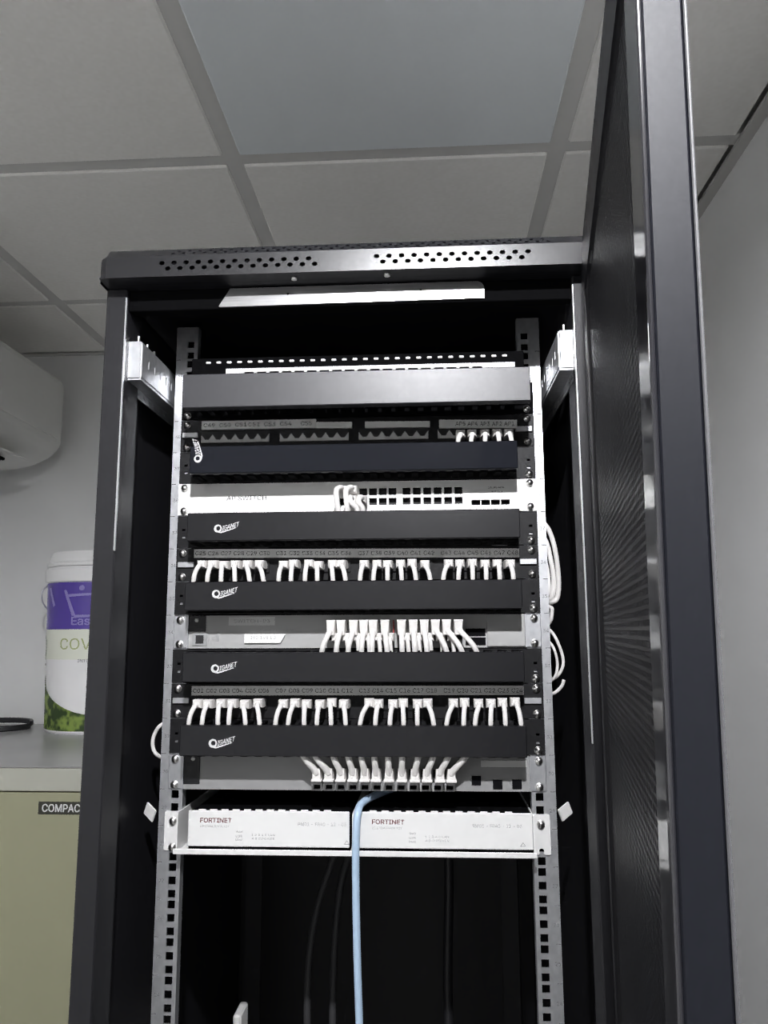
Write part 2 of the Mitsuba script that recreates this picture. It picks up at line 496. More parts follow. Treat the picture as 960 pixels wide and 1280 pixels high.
# ------------------------------------------------------------------ rack-mounted units
SCREW = mikit.ply(lathe([(0, -.0052), (.0022, -.0050), (.0042, -.0036), (.0046, -.0022), (.0046, -.0014), (.0050, -.0012), (.0052, 0), (0, 0)], 16), 'screw_metal', 35)
SCREW_X = T().rotate([1, 0, 0], -90)


def screw(parent, x, z, y=-.0032):
    add(parent + '__screw', SCREW, at=T().translate([x, y, z]).rotate([1, 0, 0], -90))


def ears(zt, h=.0435, hole=True):
    """A front plate's ear outlines, left and right."""
    zb = zt - h - .0005
    return [sbox(-.2413, zb, -.2235, zt - .0005), sbox(.2235, zb, .2413, zt - .0005)]


def put_screws(parent, zt, which=((-1, 0), (-1, 1), (1, 0), (1, 1)), y=-.0032):
    for s, k in which:
        screw(parent, s * .23255, zt - .00635 - (.03175 if k else 0), y)


def ringtext():
    """White maker's mark: a ring with a tail and slanted rising letters."""
    ring = Point(0, 0).buffer(.0052, 12).difference(Point(.0005, .0002).buffer(.0028, 10))
    tail = Polygon([(-.001, -.0050), (.004, -.0062), (.024, .0005), (.023, .0011), (.004, -.0042)])
    g = plate(ring.union(tail), -.0006, .0006)
    tx = text('IGANET', .0058, .0055, -.0006, -.0028, .0006, bold=True, width=.0215, shear=.12, rise=.26)
    return cat_(g, tx)


LOGO = mikit.ply(ringtext(), 'logo_white')
FINGER = mikit.ply(bx(-.0046, .0046, -.036, 0, -.0009, .0009, .0004), 'matte_black')


def manager(i, label, logo_at, finish='cover_black', tilt=0.0, screws=((1, 1),)):
    t = free('cable_manager')
    tag(t, label, 'cable manager', 'black cable managers in the rack')
    zt = unit_top(i)
    zb = zt - U
    body = sbox(-.2413, zb + .0006, .2413, zt - .0006)
    for s in (-1, 1):
        for o in (.0175, .0275):
            body = body.difference(sbox(s * .23255 - .0022, zt - o - .003, s * .23255 + .0022, zt - o))
    add(t + '__back_plate', plate(body, -.0028, .0022), 'panel_black')
    cy, ct = -.050, .0022
    z0, z1 = zb + .0045, zt - .0035
    w = .2130
    face = bx(-w, w, cy, cy + ct, z0, z1, .0009)
    lips = [bx(-w, w, cy + .001, cy + .012, z1 - .0015, z1, .0006), bx(-w, w, cy + .001, cy + .012, z0, z0 + .0015, .0006)]
    cov = cat_(face, *lips)
    at = rot((1, 0, 0), tilt, (0, cy, z0)) if tilt else T()
    ck = add(t + '__cover', cov, finish, at=at)
    if logo_at:
        lx, lz = logo_at[:2]
        add(ck + '__logo', LOGO, at=at @ T().translate([lx, cy - .0001, lz]).rotate([0, 1, 0], logo_at[2] if len(logo_at) > 2 else 0))
    for k in range(24):
        x = -.207 + k * .018
        add(t + '__finger', FINGER, at=(x, -.0028, zt - .0030))
        add(t + '__finger', FINGER, at=(x, -.0028, zb + .0030))
    if screws:
        put_screws(t, zt, screws)
    return t


BOOT = mikit.ply(cat_(trimesh.convex.convex_hull(np.array([(sx * a, y, sz * b) for y, a, b in ((.004, .0058, .0050), (-.008, .0062, .0056), (-.017, .0058, .0052), (-.0205, .0040, .0036)) for sx in (-1, 1) for sz in (-1, 1)]))), 'cable_white')
PLUG = mikit.ply(bx(-.0058, .0058, .004, .016, -.004, .004, .0006), 'label_white')
ORD = ['first', 'second', 'third', 'fourth', 'fifth', 'sixth', 'seventh', 'eighth', 'ninth', 'tenth', 'eleventh', 'twelfth', 'thirteenth', 'fourteenth', 'fifteenth', 'sixteenth',
       'seventeenth', 'eighteenth', 'nineteenth', 'twentieth', 'twenty-first', 'twenty-second', 'twenty-third', 'twenty-fourth']


def cord(x, z, yb, path, label, group, r=.0031, lean=0.0, drop=0.0, boot=BOOT, taper=True):
    """A patch cord: plug in its jack, strain-relief boot, then the cable."""
    t = free('network_cable')
    tag(t, label, 'network cable', group)
    at = T().translate([x, yb, z]).rotate([0, 0, 1], lean).rotate([1, 0, 0], drop)
    add(t + '__plug', PLUG, at=at)
    add(t + '__boot', boot, at=at)
    add(t + '__cable', tube(path, [r * 1.35, r * 1.1] + [r] * 6 if taper else r, 10, 5), 'cable_white', True)
    return t


rng = np.random.default_rng(4)


def jack_mesh():
    """Square opening frame with a stepped (clip) notch at its foot: dark well in a bezel."""
    o = sbox(-.0077, -.0085, .0077, .0085)
    well = Polygon([(-.0064, .0068), (.0064, .0068), (.0064, -.0015), (.0022, -.0065), (-.0022, -.0065), (-.0064, -.0015)])
    return plate(o.difference(well), -.003, .003)


SAW = Polygon([(-.00785, -.0085), (.00785, -.0085), (.00785, .0030), (.0062, .0005), (.0026, -.0046), (-.0026, -.0046), (-.0062, .0005), (-.00785, .0030)])
JACK = mikit.ply(plate(SAW, -.003, .003), 'label_grey')
JACK_B = mikit.ply(jack_mesh(), 'panel_black')
WELL = mikit.ply(bx(-.0074, .0074, -.0006, -.0001, -.0075, .0075), 'jack_dark')


def patch_panel(i, label, jx, jz, bezel, strips):
    t = free('patch_panel')
    tag(t, label, 'patch panel', 'black patch panels in the rack')
    zt = unit_top(i)
    body = sbox(-.2413, zt - U + .0006, .2413, zt - .0006)
    add(t + '__panel', plate(body, -.0028, .0022), 'panel_black')
    for x in jx:
        j = add(t + '__jack', bezel, at=(x, -.0030, jz))
        add(j + '__well', WELL, at=(x, -.0030, jz))
    for st in strips:
        (x0, za), (x1, zb2), h, m, words = st
        pg = Polygon([(x0, za), (x1, zb2), (x1, zb2 - h), (x0, za - h)])
        k = add(t + '__label_strip', plate(pg, -.0075, .0046), m)
        if words:
            ws = []
            for (wx, wt, ww, wh) in words:
                q = (wx - x0) / (x1 - x0)
                ws.append(text(wt, wh, wx, -.0078, za + (zb2 - za) * q - h / 2 - wh / 2, .0004, width=ww))
            add(k + '__writing', cat_(*ws), 'ink')
    # white cable-tie bar at each side
    for s in (-1, 1):
        add(t + '__side_tab', bx(min(s * .2165, s * .2385), max(s * .2165, s * .2385), -.0062, -.003, jz - .001, jz + .0065, .0006), 'zinc')
    put_screws(t, zt, ((-1, 0), (1, 0), (-1, 1), (1, 1)))
    return t


# unit 0: the tilted satin cover at the top, with a comb strip behind it
t = free('cable_manager')
tag(t, 'topmost cable manager, a wide flat satin grey cover lit by the lamp', 'cable manager', 'black cable managers in the rack')
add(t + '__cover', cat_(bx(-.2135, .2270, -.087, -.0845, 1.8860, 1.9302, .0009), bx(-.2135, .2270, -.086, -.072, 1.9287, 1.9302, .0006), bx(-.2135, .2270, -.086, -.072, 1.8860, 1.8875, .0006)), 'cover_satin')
add(t + '__upper_plate', cat_(bx(-.2150, .2250, -.048, -.0455, 1.930, 1.9655, .001), bx(-.2150, .2250, -.060, -.0028, 1.9290, 1.9303)), 'matte_black')
comb = sbox(-.165, 1.930, .2115, 1.9455)
for k in range(19):
    x = -.140 + k * .0165
    comb = comb.difference(sbox(x, 1.9365, x + .0125, 1.9405))
add(t + '__comb_strip', plate(comb, -.062, .002), 'label_grey')
for k in range(29):
    x = -.192 + k * .0140
    add(t + '__tie_hook', bx(x - .0032, x + .0032, -.0508, -.0481, 1.9570, 1.9602, .0008), 'label_white')
for k in range(24):
    for z in (1.9015, 1.9290):
        add(t + '__finger', FINGER, at=(-.207 + k * .018, -.0320, z))
        add(t + '__finger', FINGER, at=(-.207 + k * .018, -.0028, z))
add(t + '__back_plate', bx(-.2413, .2413, -.0028, -.0006, 1.8938, 1.9370, .0005), 'matte_black')
put_screws(t, unit_top(0), ((-1, 1), (1, 1)))

# unit 1: partly used patch panel
jx1 = [x0 + .0085 + .0157 * k for x0 in (-.2125, -.1035, .0045, .1115) for k in range(6)]
w = [(-.2085 + .0220 * k, s, .0185, .0052) for k, s in enumerate(('C49', 'C50', 'C51', 'C52', 'C53', 'C54'))]
w = [(a - .004 * (k > 2), b, c * .85, d_) for k, (a, b, c, d_) in enumerate(w)] + [(-.074, 'C55', .0150, .0052)]
ap = [(.136 + .0163 * k, f'AP{5 - k}', .0135, .0056) for k in range(5)]
patch_panel(1, 'patch panel with white paper strips and mostly empty jacks, under the grey cover', jx1, 1.8690, JACK,
            [((-.2115, 1.8905), (-.0535, 1.8905), .0120, 'label_white', w), ((-.0530, 1.8862), (-.0040, 1.8855), .0085, 'label_white', None),
             ((.0137, 1.8855), (.1015, 1.8845), .0085, 'label_white', None), ((.1142, 1.8860), (.2184, 1.8838), .0115, 'label_white', ap)])
for k, (xb, xc) in enumerate(zip((142, 157, 174, 190, 205), (138, 155, 173, 191, 207))):
    xb, xc = xb / 1e3, xc / 1e3
    cord(xb, 1.8612, -.010, [(xb, -.027, 1.861), (xb * .8 + xc * .2, -.034, 1.857), (xc, -.036, 1.849), (xc, -.033, 1.835), (xc, -.025, 1.826)],
         f'{ORD[k]} from left of the five short white cords under the AP paper strip', 'white cords in the top patch panel')
# unit 2: glossy manager, mark turned on its side
manager(2, 'glossy black cable manager with its white mark turned sideways, above the white AP switch', (-.2020, 1.828, -90), 'cover_gloss', tilt=-3.0)

# unit 3: white access-point switch
t = 'network_switch'
tag(t, 'white rack switch marked AP SWITCH with two rows of mostly empty ports', 'network switch')
zt = unit_top(3)
zc = zt - U / 2
body = sbox(-.2413, zt - U + .0008, .2413, zt - .0008)
PX = [-.0152 + .01315 * k for k in range(6)] + [.0692 + .01385 * k for k in range(6)]
for z in (1.7890, 1.7757):
    for x in PX:
        body = body.difference(sbox(x - .0050, z - .0046, x + .0050, z + .0046))
for k in range(4):
    body = body.difference(sbox(.1555 + k * .0130, 1.7692, .1670 + k * .0130, 1.7762))
add(t + '__front', plate(body, -.0040, .0035), 'switch_white')
add(t + '__case', bx(-.219, .219, .0075, .24, zt - U + .001, zt - .001), 'switch_white')
PORT = mikit.ply(cat_(bx(-.0050, .0050, .0055, .0062, -.0046, .0046), bx(-.0052, -.0050, -.0038, .006, -.0046, .0046), bx(.0050, .0052, -.0038, .006, -.0046, .0046), bx(-.0052, .0052, -.0038, .006, .0044, .0046), bx(-.0052, .0052, -.0038, .006, -.0046, -.0044)), 'jack_dark')
for z in (1.7890, 1.7757):
    for x in PX:
        add(t + '__port', PORT, at=(x, -.0002, z))
for k in range(4):
    add(t + '__fibre_slot', bx(.1553 + k * .0130, .1672 + k * .0130, .0040, .0050, 1.7690, 1.7764), 'hole_black')
add(t + '__writing', cat_(text('AP SWITCH', .0062, -.1745, -.0043, 1.7800, .0004, width=.0545), text('10/100/1000', .0022, .178, -.0043, 1.7915, .0004, width=.021), text('SFP 1-4', .0022, .182, -.0043, 1.7862, .0004, width=.015)), 'ink')
put_screws(t, zt, y=-.0042)
for k, (xa, za, xe, lean) in enumerate(((-.0152, 1.789, -.0185, 3), (-.0020, 1.789, -.0065, 2), (-.0020, 1.7757, .0062, 0), (.0111, 1.7757, .0135, -2))):
    cord(xa, za, -.007, [(xa, -.022, za), (xa - .001, -.034, za + .001), ((xa + xe) / 2 - .004, -.042, za - .006), (xe, -.040, 1.7600), (xe, -.032, 1.745)],
         f'{ORD[k]} from left of the thick white cords looping from the AP switch', 'white cords in the AP switch', r=.0036, lean=lean)
# unit 4
manager(4, 'black cable manager with white mark, just under the white AP switch', (-.1725, 1.7355))

# unit 5: full patch panel
def wide_words(z, first, x0, x1):
    out = []
    step = (x1 - x0) / 24.9
    for k in range(24):
        out.append((x0 + .002 + step * (k + (k // 6) * .3), f'C{first + k:02d}', step * .80, .0052))
    return out


b5 = [-199, -184, -170, -154, -139, -123, -92, -78, -59, -46, -28, -15, 14, 30, 45, 61, 76, 92, 123, 138, 153, 170, 186, 201]
c5 = [-206, -188, -170, -152, -133, -115, -95, -79, -61, -45, -25, -9, 10, 27, 45, 63, 81, 99, 116, 135, 153, 170, 187, 204]
b9 = [-199, -185, -169, -154, -138, -121, -90, -74, -60, -42, -28, -11, 20, 32, 50, 63, 81, 94, 126, 140, 158, 173, 188, 203]
c9 = [-206, -189, -169, -155, -134, -116, -96, -80, -60, -44, -26, -8, 10, 29, 47, 64, 81, 101, 117, 138, 152, 171, 189, 208]
jfull = [x0 + .0153 * k for x0 in (-.1985, -.0900, .0175, .1245) for k in range(6)]
patch_panel(5, 'upper of the two fully patched panels with a grey number strip', jfull, 1.6905, JACK_B,
            [((-.2160, 1.7140), (.2158, 1.7105), .0118, 'label_grey', wide_words(1.714, 25, -.216, .2158))])
patch_panel(9, 'lower of the two fully patched panels with a grey number strip', jfull, 1.5130, JACK_B,
            [((-.2130, 1.5345), (.2160, 1.5350), .0120, 'label_grey', wide_words(1.5345, 1, -.213, .216))])
for bl, cl, z0, zlow, nm in ((b5, c5, 1.6905, 1.6700, 'upper'), (b9, c9, 1.5125, 1.4905, 'lower')):
    for k in range(24):
        xb, xc = bl[k] / 1e3, cl[k] / 1e3
        j = rng.uniform(-.0012, .0012)
        z = z0 + j + (.003 * (k / 23) if nm == 'lower' else -.001 * k / 23)
        cord(xb, z, -.011, [(xb, -.0275, z), (xb * .8 + xc * .2, -.035, z - .003), (xb * .3 + xc * .7, -.0375, (z + zlow) / 2), (xc, -.0375, zlow), (xc + (xc - xb) * .3, -.030, zlow - .018)],
             f'{ORD[k]} white patch cord from the left in the {nm} full row', f'white patch cords in the {nm} full row', lean=float(rng.uniform(-4, 4)))
# units 6, 8, 10
manager(6, 'black cable manager with white mark, between upper full row of cords and grey switch', (-.1725, 1.6518))
manager(8, 'black cable manager with white mark, right under the grey switch with hanging cords', (-.1710, 1.5588))
manager(10, 'black cable manager with white mark, just above the lowest grey switch', (-.1710, 1.4684))


# units 7 and 11: grey access switches
def grey_switch(i, label, port_rows, px, paint='switch_grey'):
    t = free('network_switch')
    tag(t, label, 'network switch')
    zt = unit_top(i)
    front = sbox(-.2204, zt - U + .0008, .2204, zt - .0008)
    for z in port_rows:
        for x in px:
            front = front.difference(sbox(x - .0056, z - .005, x + .0056, z + .005))
    add(t + '__front', plate(front, -.0045, .004), paint)
    add(t + '__case', bx(-.219, .219, .0075, .26, zt - U + .001, zt - .001), 'switch_dark')
    for s in (-1, 1):
        e = bx(min(s * .2206, s * .2413), max(s * .2206, s * .2413), -.0030, -.0008, zt - U + .0012, zt - .0012, .0006)
        lip = bx(min(s * .2205, s * .2221), max(s * .2205, s * .2221), -.0075, .006, zt - U + .0012, zt - .0012)
        add(t + '__ear', cat_(e, lip), 'zinc')
    for z in port_rows:
        for x in px:
            add(t + '__port', PORT, at=(x, -.0005, z))
    put_screws(t, zt)
    return t, zt


p7 = [-28, -15, 1, 14, 26, 41, 62, 77, 91, 105, 119, 134]
e7 = [-38, -20, -5, 12, 25, 44, 63, 79, 94, 118, 137, 155]
PX7 = [-.0280 + .01365 * k for k in range(6)] + [.0625 + .0143 * k for k in range(6)]
t, zt = grey_switch(7, 'grey rack switch with a white paper label and cords hanging down', (1.6112, 1.5975), PX7)
add(t + '__end_cap', bx(-.2203, -.1975, -.0060, -.0046, 1.6045, zt - .001, .0005), 'cover_black')
led = trimesh.creation.icosphere(2, .0028); led.apply_translation((-.2095, -.0062, 1.6195))
add(t + '__lamp', led, 'label_white', True)
add(t + '__console_port', plate(sbox(-.2150, 1.5865, -.1955, 1.6030).difference(sbox(-.2105, 1.5888, -.1998, 1.5998)), -.0062, .0016), 'switch_dark')
add(t + '__console_well', bx(-.2105, -.1998, -.0052, -.0046, 1.5888, 1.5998), 'jack_dark')
add(t + '__button', cat_(bx(-.1955, -.1925, -.0053, -.0045, 1.592, 1.602), bx(-.1830, -.1795, -.0053, -.0045, 1.592, 1.605), bx(-.1885, -.1860, -.0053, -.0045, 1.5935, 1.597)), 'ink_grey')
add(t + '__name_label', bx(-.1670, -.1055, -.0052, -.0045, 1.6125, 1.6235), 'label_grey')
add(t + '__name_label__writing', text('SWITCH-03', .0042, -.160, -.0055, 1.6160, .0004, width=.048), 'ink_grey')
lab = plate(Polygon([(-.1450, 1.5895), (-.0975, 1.5895), (-.0905, 1.6012), (-.1450, 1.6012)]), -.0078, .0008)
k = add(t + '__paper_label', lab, 'label_white')
add(k + '__writing', text('192.168.1.3', .0038, -.137, -.0081, 1.5945, .0004, width=.034), 'ink_grey')
add(t + '__print', cat_(text('24PORT', .0034, -.129, -.0048, 1.6040, .0004, width=.050)), 'ink_grey')
add(t + '__side_bay', bx(.1715, .2203, -.0075, -.0046, 1.5842, zt - .001, .0006), 'switch_grey')
for k in range(2):
    add(t + '__fibre_slot', bx(.1440, .1695, -.0056, -.0046, 1.5860 + k * .0115, 1.5955 + k * .0115), 'hole_black')
add(t + '__red_tab', bx(.0505, .0516, -.012, -.0046, 1.601, 1.618), 'red_plastic')
LONG = mikit.ply(trimesh.convex.convex_hull(np.array([(sx * a, y, z) for y, a, z in ((.004, .0058, .0062), (-.020, .0060, .0066), (-.024, .0052, .004), (.004, .0058, -.006), (-.017, .0050, -.0125), (-.022, .0042, -.0125)) for sx in (-1, 1)])), 'cable_white')
for k in range(12):
    x, xe = p7[k] / 1e3, e7[k] / 1e3
    cord(x, 1.6120, -.012, [(x, -.0310, 1.606), (x * .7 + xe * .3, -.036, 1.5995), (xe * .75 + x * .25, -.0400, 1.589), (xe, -.0390, 1.5800), (xe + (xe - x) * .4, -.031, 1.562)],
         f'{ORD[k]} from left of the long white cords hanging from the middle grey switch', 'white cords of the middle switch, upper ports', boot=LONG, r=.0034)
for k in range(11):
    x = PX7[k] + .006
    cord(x, 1.5965, -.009, [(x, -.0255, 1.596), (x + .001, -.030, 1.592), (x + .002, -.0305, 1.582), (x + .003, -.027, 1.562)],
         f'{ORD[k]} from left of the half-hidden short white plugs in the middle grey switch', 'white cords of the middle switch, lower ports', r=.0028)

p11 = [-45, -30, -15, 0, 15, 29, 45, 61, 77, 92, 108, 122]
e11 = [-58, -43, -22, -4, 12, 28, 45, 62, 81, 99, 117, 137]
PX11 = [-.0470 + .0152 * k for k in range(12)]
t, zt = grey_switch(11, 'grey rack switch with white cords curving upwards, above the white appliances', (1.4260, 1.4120), PX11, 'switch_dull')
add(t + '__end_cap', bx(-.2203, -.1995, -.0060, -.0046, 1.4115, zt - .001, .0005), 'cover_black')
add(t + '__lamp', led.copy().apply_translation((.001, 0, -.1765)), 'label_grey', True)
BEZ = mikit.ply(plate(sbox(-.0068, -.0048, .0068, .0048).difference(sbox(-.0042, -.0034, .0042, .0022)), -.0110, .0064), 'jack_grey')
for x in PX11:
    add(t + '__port_frame', BEZ, at=(x, 0, 1.4105))
add(t + '__name_label', bx(.1600, .2170, -.0056, -.0045, 1.4345, 1.4425), 'label_grey')
for x, z in ((.1480, 1.4175), (.1745, 1.4130), (.1985, 1.4135)):
    add(t + '__fibre_slot', bx(x, x + .0115, -.0060, -.0046, z - .005, z + .006), 'hole_black')
UPB = mikit.ply(cat_(trimesh.convex.convex_hull(np.array([(sx * a, y, z) for y, a, z in ((.004, .0058, -.005), (-.016, .0060, -.0055), (-.022, .0052, -.003), (.004, .0058, .006), (-.014, .0050, .009), (-.022, .0042, .010)) for sx in (-1, 1)])),
                     bx(-.0066, .0066, -.0235, -.012, -.0062, -.0030, .0008)), 'cable_white')
for k in range(12):
    x, xe = p11[k] / 1e3, e11[k] / 1e3
    cord(x, 1.4262, -.010, [(x, -.028, 1.430), (x * .7 + xe * .3, -.033, 1.437), (xe, -.0385, 1.4490), (xe + (xe - x) * .7, -.036, 1.464), (xe + (xe - x), -.028, 1.474)],
         f'{ORD[k]} from left of the white cords rising from the lowest grey switch', 'white cords of the lowest switch', boot=UPB, r=.0040)

# white shelf with two white security appliances
ZF = 1.366                              # its upper screws
t = 'rack_shelf'
tag(t, 'white metal mounting shelf with eared ends that holds the two white appliances', 'shelf')
for s in (-1, 1):
    e = sbox(min(s * .2225, s * .2440), 1.3300, max(s * .2225, s * .2440), 1.3775)
    e = e.difference(Point(s * .23255, ZF).buffer(.0024, 5)).difference(Point(s * .23255, ZF - .03175).buffer(.0030, 5))
    e = e.buffer(-.002).buffer(.002)
    ear = plate(e, -.0028, .0022)
    side = bx(min(s * .2206, s * .2221), max(s * .2206, s * .2221), -.022, .17, 1.3315, 1.3800)
    add(t + '__ear', cat_(ear, side), 'white_metal')
add(t + '__tray', bx(-.2220, .2220, -.026, .17, 1.3318, 1.3335, .0006), 'white_metal')
add(t + '__front_lip', bx(-.2240, .2240, -.0285, -.0262, 1.3320, 1.3388, .0008), 'white_metal')
add(t + '__divider', bx(-.0018, .0042, -.018, .17, 1.3325, 1.3790), 'white_metal')
screw(t, -.23255, ZF, -.0030); screw(t, -.23255, ZF - .03175, -.0030); screw(t, .23255, ZF, -.0030)
for n, (x0, x1, lab) in enumerate(((-.2075, -.0045, 'left one of the two white security appliances on the white shelf'),
                                  (.0080, .2203, 'right one of the two white security appliances on the white shelf'))):
    a = free('security_appliance')
    tag(a, lab, 'firewall', 'white appliances on the shelf')
    add(a + '__case', bx(x0, x1, -.018, .15, 1.3336, 1.3800, .002), 'matte_black')
    add(a + '__faceplate', bx(x0, x1, -.0225, -.0182, 1.3402, 1.3828, .0010), 'white_metal')
    y = -.0228
    add(a + '__maker_name', text('FORTINET', .0052, x0 + .0155, y, 1.3690, .0004, bold=True, width=.040), 'ink_red')
    fine = [text('12 ITEM/RACK KIT', .0024, x0 + .0155, y, 1.3632, .0004, width=.037), text('RM01 - FR40 - 12 - 03', .0040, x0 + .139, y, 1.3660, .0004, width=.060),
            text('WAN', .0024, x0 + .061, y, 1.3572, .0004, width=.0085), text('USB', .0024, x0 + .061, y, 1.3520, .0004, width=.0085), text('DMZ', .0024, x0 + .061, y, 1.3475, .0004, width=.0085),
            text('1 2 3 4 5 LAN', .0024, x0 + .081, y, 1.3535, .0004, width=.029), text('A B C POWER', .0024, x0 + .081, y, 1.3490, .0004, width=.029),
            plate(Polygon([(x0 + .196, 1.3445), (x0 + .2035, 1.3445), (x0 + .1998, 1.3495)]).difference(Polygon([(x0 + .1975, 1.3452), (x0 + .202, 1.3452), (x0 + .1998, 1.3485)])), y, .0004)]
    add(a + '__print', cat_(*fine), 'ink_grey')
    fins = []
    for k in range(12):
        x = x0 + .012 + k * (x1 - x0 - .03) / 12
        fins.append(bx(x, x + .009, -.0185, -.0165, 1.3800, 1.3838))
    add(a + '__vent', cat_(*fins), 'white_metal', kind='stuff')

# light blue cord hanging in front of the shelf
t = 'hanging_network_cable'
tag(t, 'light blue network cable hanging down between the two white appliances', 'network cable')
add(t, tube([(.140, .14, 1.392), (.100, .10, 1.3960), (.060, .06, 1.3985), (.034, .03, 1.3965), (.0120, -.0080, 1.3920), (.0064, -.0300, 1.383), (.0046, -.0345, 1.350), (.0046, -.0345, 1.30), (.0066, -.036, 1.22), (.0095, -.037, 1.14), (.0130, -.035, 1.02), (.02, -.01, .85), (.03, .05, .55), (.03, .2, .08)],
            .0047, 12, 8), 'cable_blue', True)

# cables looping beside the right rail and the left rail
LO = [([(.240, .078, 1.765), (.2585, .050, 1.750), (.2665, .030, 1.7215), (.2715, .030, 1.680), (.2700, .032, 1.650), (.262, .036, 1.642), (.246, .070, 1.648)], .0034, 'outermost white cable of the bundle bulging beside the right rail'),
      ([(.240, .082, 1.745), (.2580, .052, 1.730), (.2625, .034, 1.700), (.2655, .033, 1.668), (.2605, .036, 1.645), (.246, .070, 1.640)], .0034, 'middle white cable of the bundle bulging beside the right rail'),
      ([(.240, .084, 1.720), (.2575, .052, 1.700), (.2590, .036, 1.672), (.2570, .036, 1.650), (.246, .070, 1.650)], .0030, 'innermost white cable of the bundle bulging beside the right rail'),
      ([(.246, .070, 1.640), (.2600, .036, 1.6350), (.2615, .032, 1.6290), (.2580, .036, 1.6140), (.246, .070, 1.608)], .0026, 'small white cable loop just below the bundle beside the right rail'),
      ([(.246, .070, 1.615), (.2620, .034, 1.600), (.2735, .030, 1.566), (.2660, .032, 1.545), (.250, .05, 1.535)], .0022, 'thin grey white cable arching out beside the right rail'),
      ([(.246, .070, 1.598), (.2600, .034, 1.585), (.2660, .032, 1.560), (.2600, .034, 1.540), (.246, .070, 1.530)], .0020, 'thin inner cable beside the right rail under the bundle'),
      ([(.2735, .030, 1.5400), (.2700, .031, 1.5310), (.2600, .034, 1.5220), (.246, .05, 1.518)], .0024, 'short white cable tail curving to the right rail')]
for pts, r, lab in LO:
    k = free('loose_cable')
    add(k, tube(pts, r, 10, 8), 'cable_white', True, label=lab, cat='cable', group='loose cables beside the right rail')
add('loose_cable_left', tube([(-.240, .05, 1.490), (-.2590, .022, 1.4835), (-.2690, .020, 1.4715), (-.2715, .020, 1.4560), (-.2650, .021, 1.4430), (-.250, .04, 1.432)], .0026, 10, 8), 'cable_white', True,
    label='single white cable loop bulging out beside the left rail', cat='cable')
scene['loose_cable_007'] = scene.pop('loose_cable_left'); labels['loose_cable_007'] = labels.pop('loose_cable_left')

# dark cables inside the lower bay
for pts, r, m, lab in (([(-.02, .30, 1.34), (-.06, .30, 1.25), (-.10, .32, 1.12), (-.11, .34, .95), (-.10, .35, .6), (-.08, .35, .08)], .006, 'cable_grey', 'dark grey cable hanging at the left in the shadow under the shelf'),
                       ([(.02, .32, 1.34), (-.03, .32, 1.26), (-.06, .34, 1.16), (-.07, .35, .95), (-.06, .35, .6), (-.05, .36, .08)], .006, 'cable_grey', 'dark grey cable hanging beside the leftmost one under the shelf'),
                       ([(.12, .35, 1.34), (.125, .36, 1.2), (.12, .36, 1.0), (.13, .36, .7), (.12, .36, .08)], .008, 'cable_black', 'black cable hanging at the right in the shadow under the shelf')):
    k = free('hanging_cable')
    add(k, tube(pts, r, 10, 6), m, True, label=lab, cat='cable')
add('power_strip', bx(-.2235, -.2100, .30, .35, .30, 1.000, .003), 'label_white', label='pale upright power strip in the shadow at the lower left of the rack', cat='power strip')

# ------------------------------------------------------------------ air conditioner on the left wall
t = 'air_conditioner'
tag(t, 'white wall-mounted air conditioner high at the left edge', 'air conditioner')
XA, XW = -1.000, -1.273
prof = Polygon([(XW, 2.365), (XA - .025, 2.365), (XA - .010, 2.358), (XA, 2.335), (XA, 2.165), (XA - .006, 2.148), (XA - .030, 2.122), (XA - .080, 2.098), (XA - .140, 2.086), (XW, 2.085)])


def ext_y(poly, y0, y1):
    m = extr(poly, y1 - y0)
    v = np.array(m.vertices)
    m.vertices = np.stack([v[:, 0], y1 - v[:, 2], v[:, 1]], 1)
    return m


add(t + '__body', ext_y(prof, .37, 1.17), 'ac_white', 30)
add(t + '__end_cap', ext_y(affinity.scale(prof, .965, .965, origin=(XW, 2.22)), 1.17, 1.182), 'ac_white', 30)
add(t + '__front_panel', bx(XA - .002, XA + .004, .40, 1.145, 2.172, 2.340, .002), 'ac_white')
lv = bx(-.035, .035, .46, 1.04, -.0025, .0025, .001)
lv.apply_transform(trimesh.transformations.rotation_matrix(math.radians(18), (0, 1, 0)))
lv.apply_translation((XA - .085, 0, 2.092))
add(t + '__outlet', bx(XA - .120, XA - .088, .46, 1.03, 2.083, 2.0905), 'hole_black')
add(t + '__louvre', lv.apply_translation((.028, 0, .004)), 'ac_white')

# ------------------------------------------------------------------ storage cupboard with bucket and cable
t = 'storage_cupboard'
tag(t, 'beige green metal storage cupboard with a black COMPAC tape label, behind the rack', 'cupboard')
CX0, CX1, CY0, CY1, CZ = -1.260, -.42, .510, 1.200, 1.345
add(t + '__body', bx(CX0 + .01, CX1 - .01, CY0 + .02, CY1, 0.0, CZ - .05), 'cupboard_beige')
add(t + '__top', bx(CX0, CX1, CY0, CY1, CZ - .004, CZ, .0015), 'cupboard_top', label='dull grey metal top')
add(t + '__header', bx(CX0, CX1, CY0, CY0 + .019, CZ - .0475, CZ - .0045, .0015), 'cupboard_band')
add(t + '__door', bx(CX0, CX1, CY0, CY0 + .0195, .06, CZ - .0500, .0015), 'cupboard_beige')
add(t + '__name_tape', bx(-.6675, -.555, CY0 - .001, CY0 - .0001, 1.2550, 1.2785), 'tape_black')
add(t + '__name_tape__writing', text('COMPACTOR', .0140, -.6600, CY0 - .0015, 1.2600, .0006, bold=True, width=.112), 'logo_white')

t = 'paint_bucket'
tag(t, 'white plastic paint bucket with violet and green label standing on the cupboard', 'bucket')
BX, BY, BZ, BH = -.802, 1.095, CZ, .474


def brad(z):
    return .1400 + .0130 * z / .40


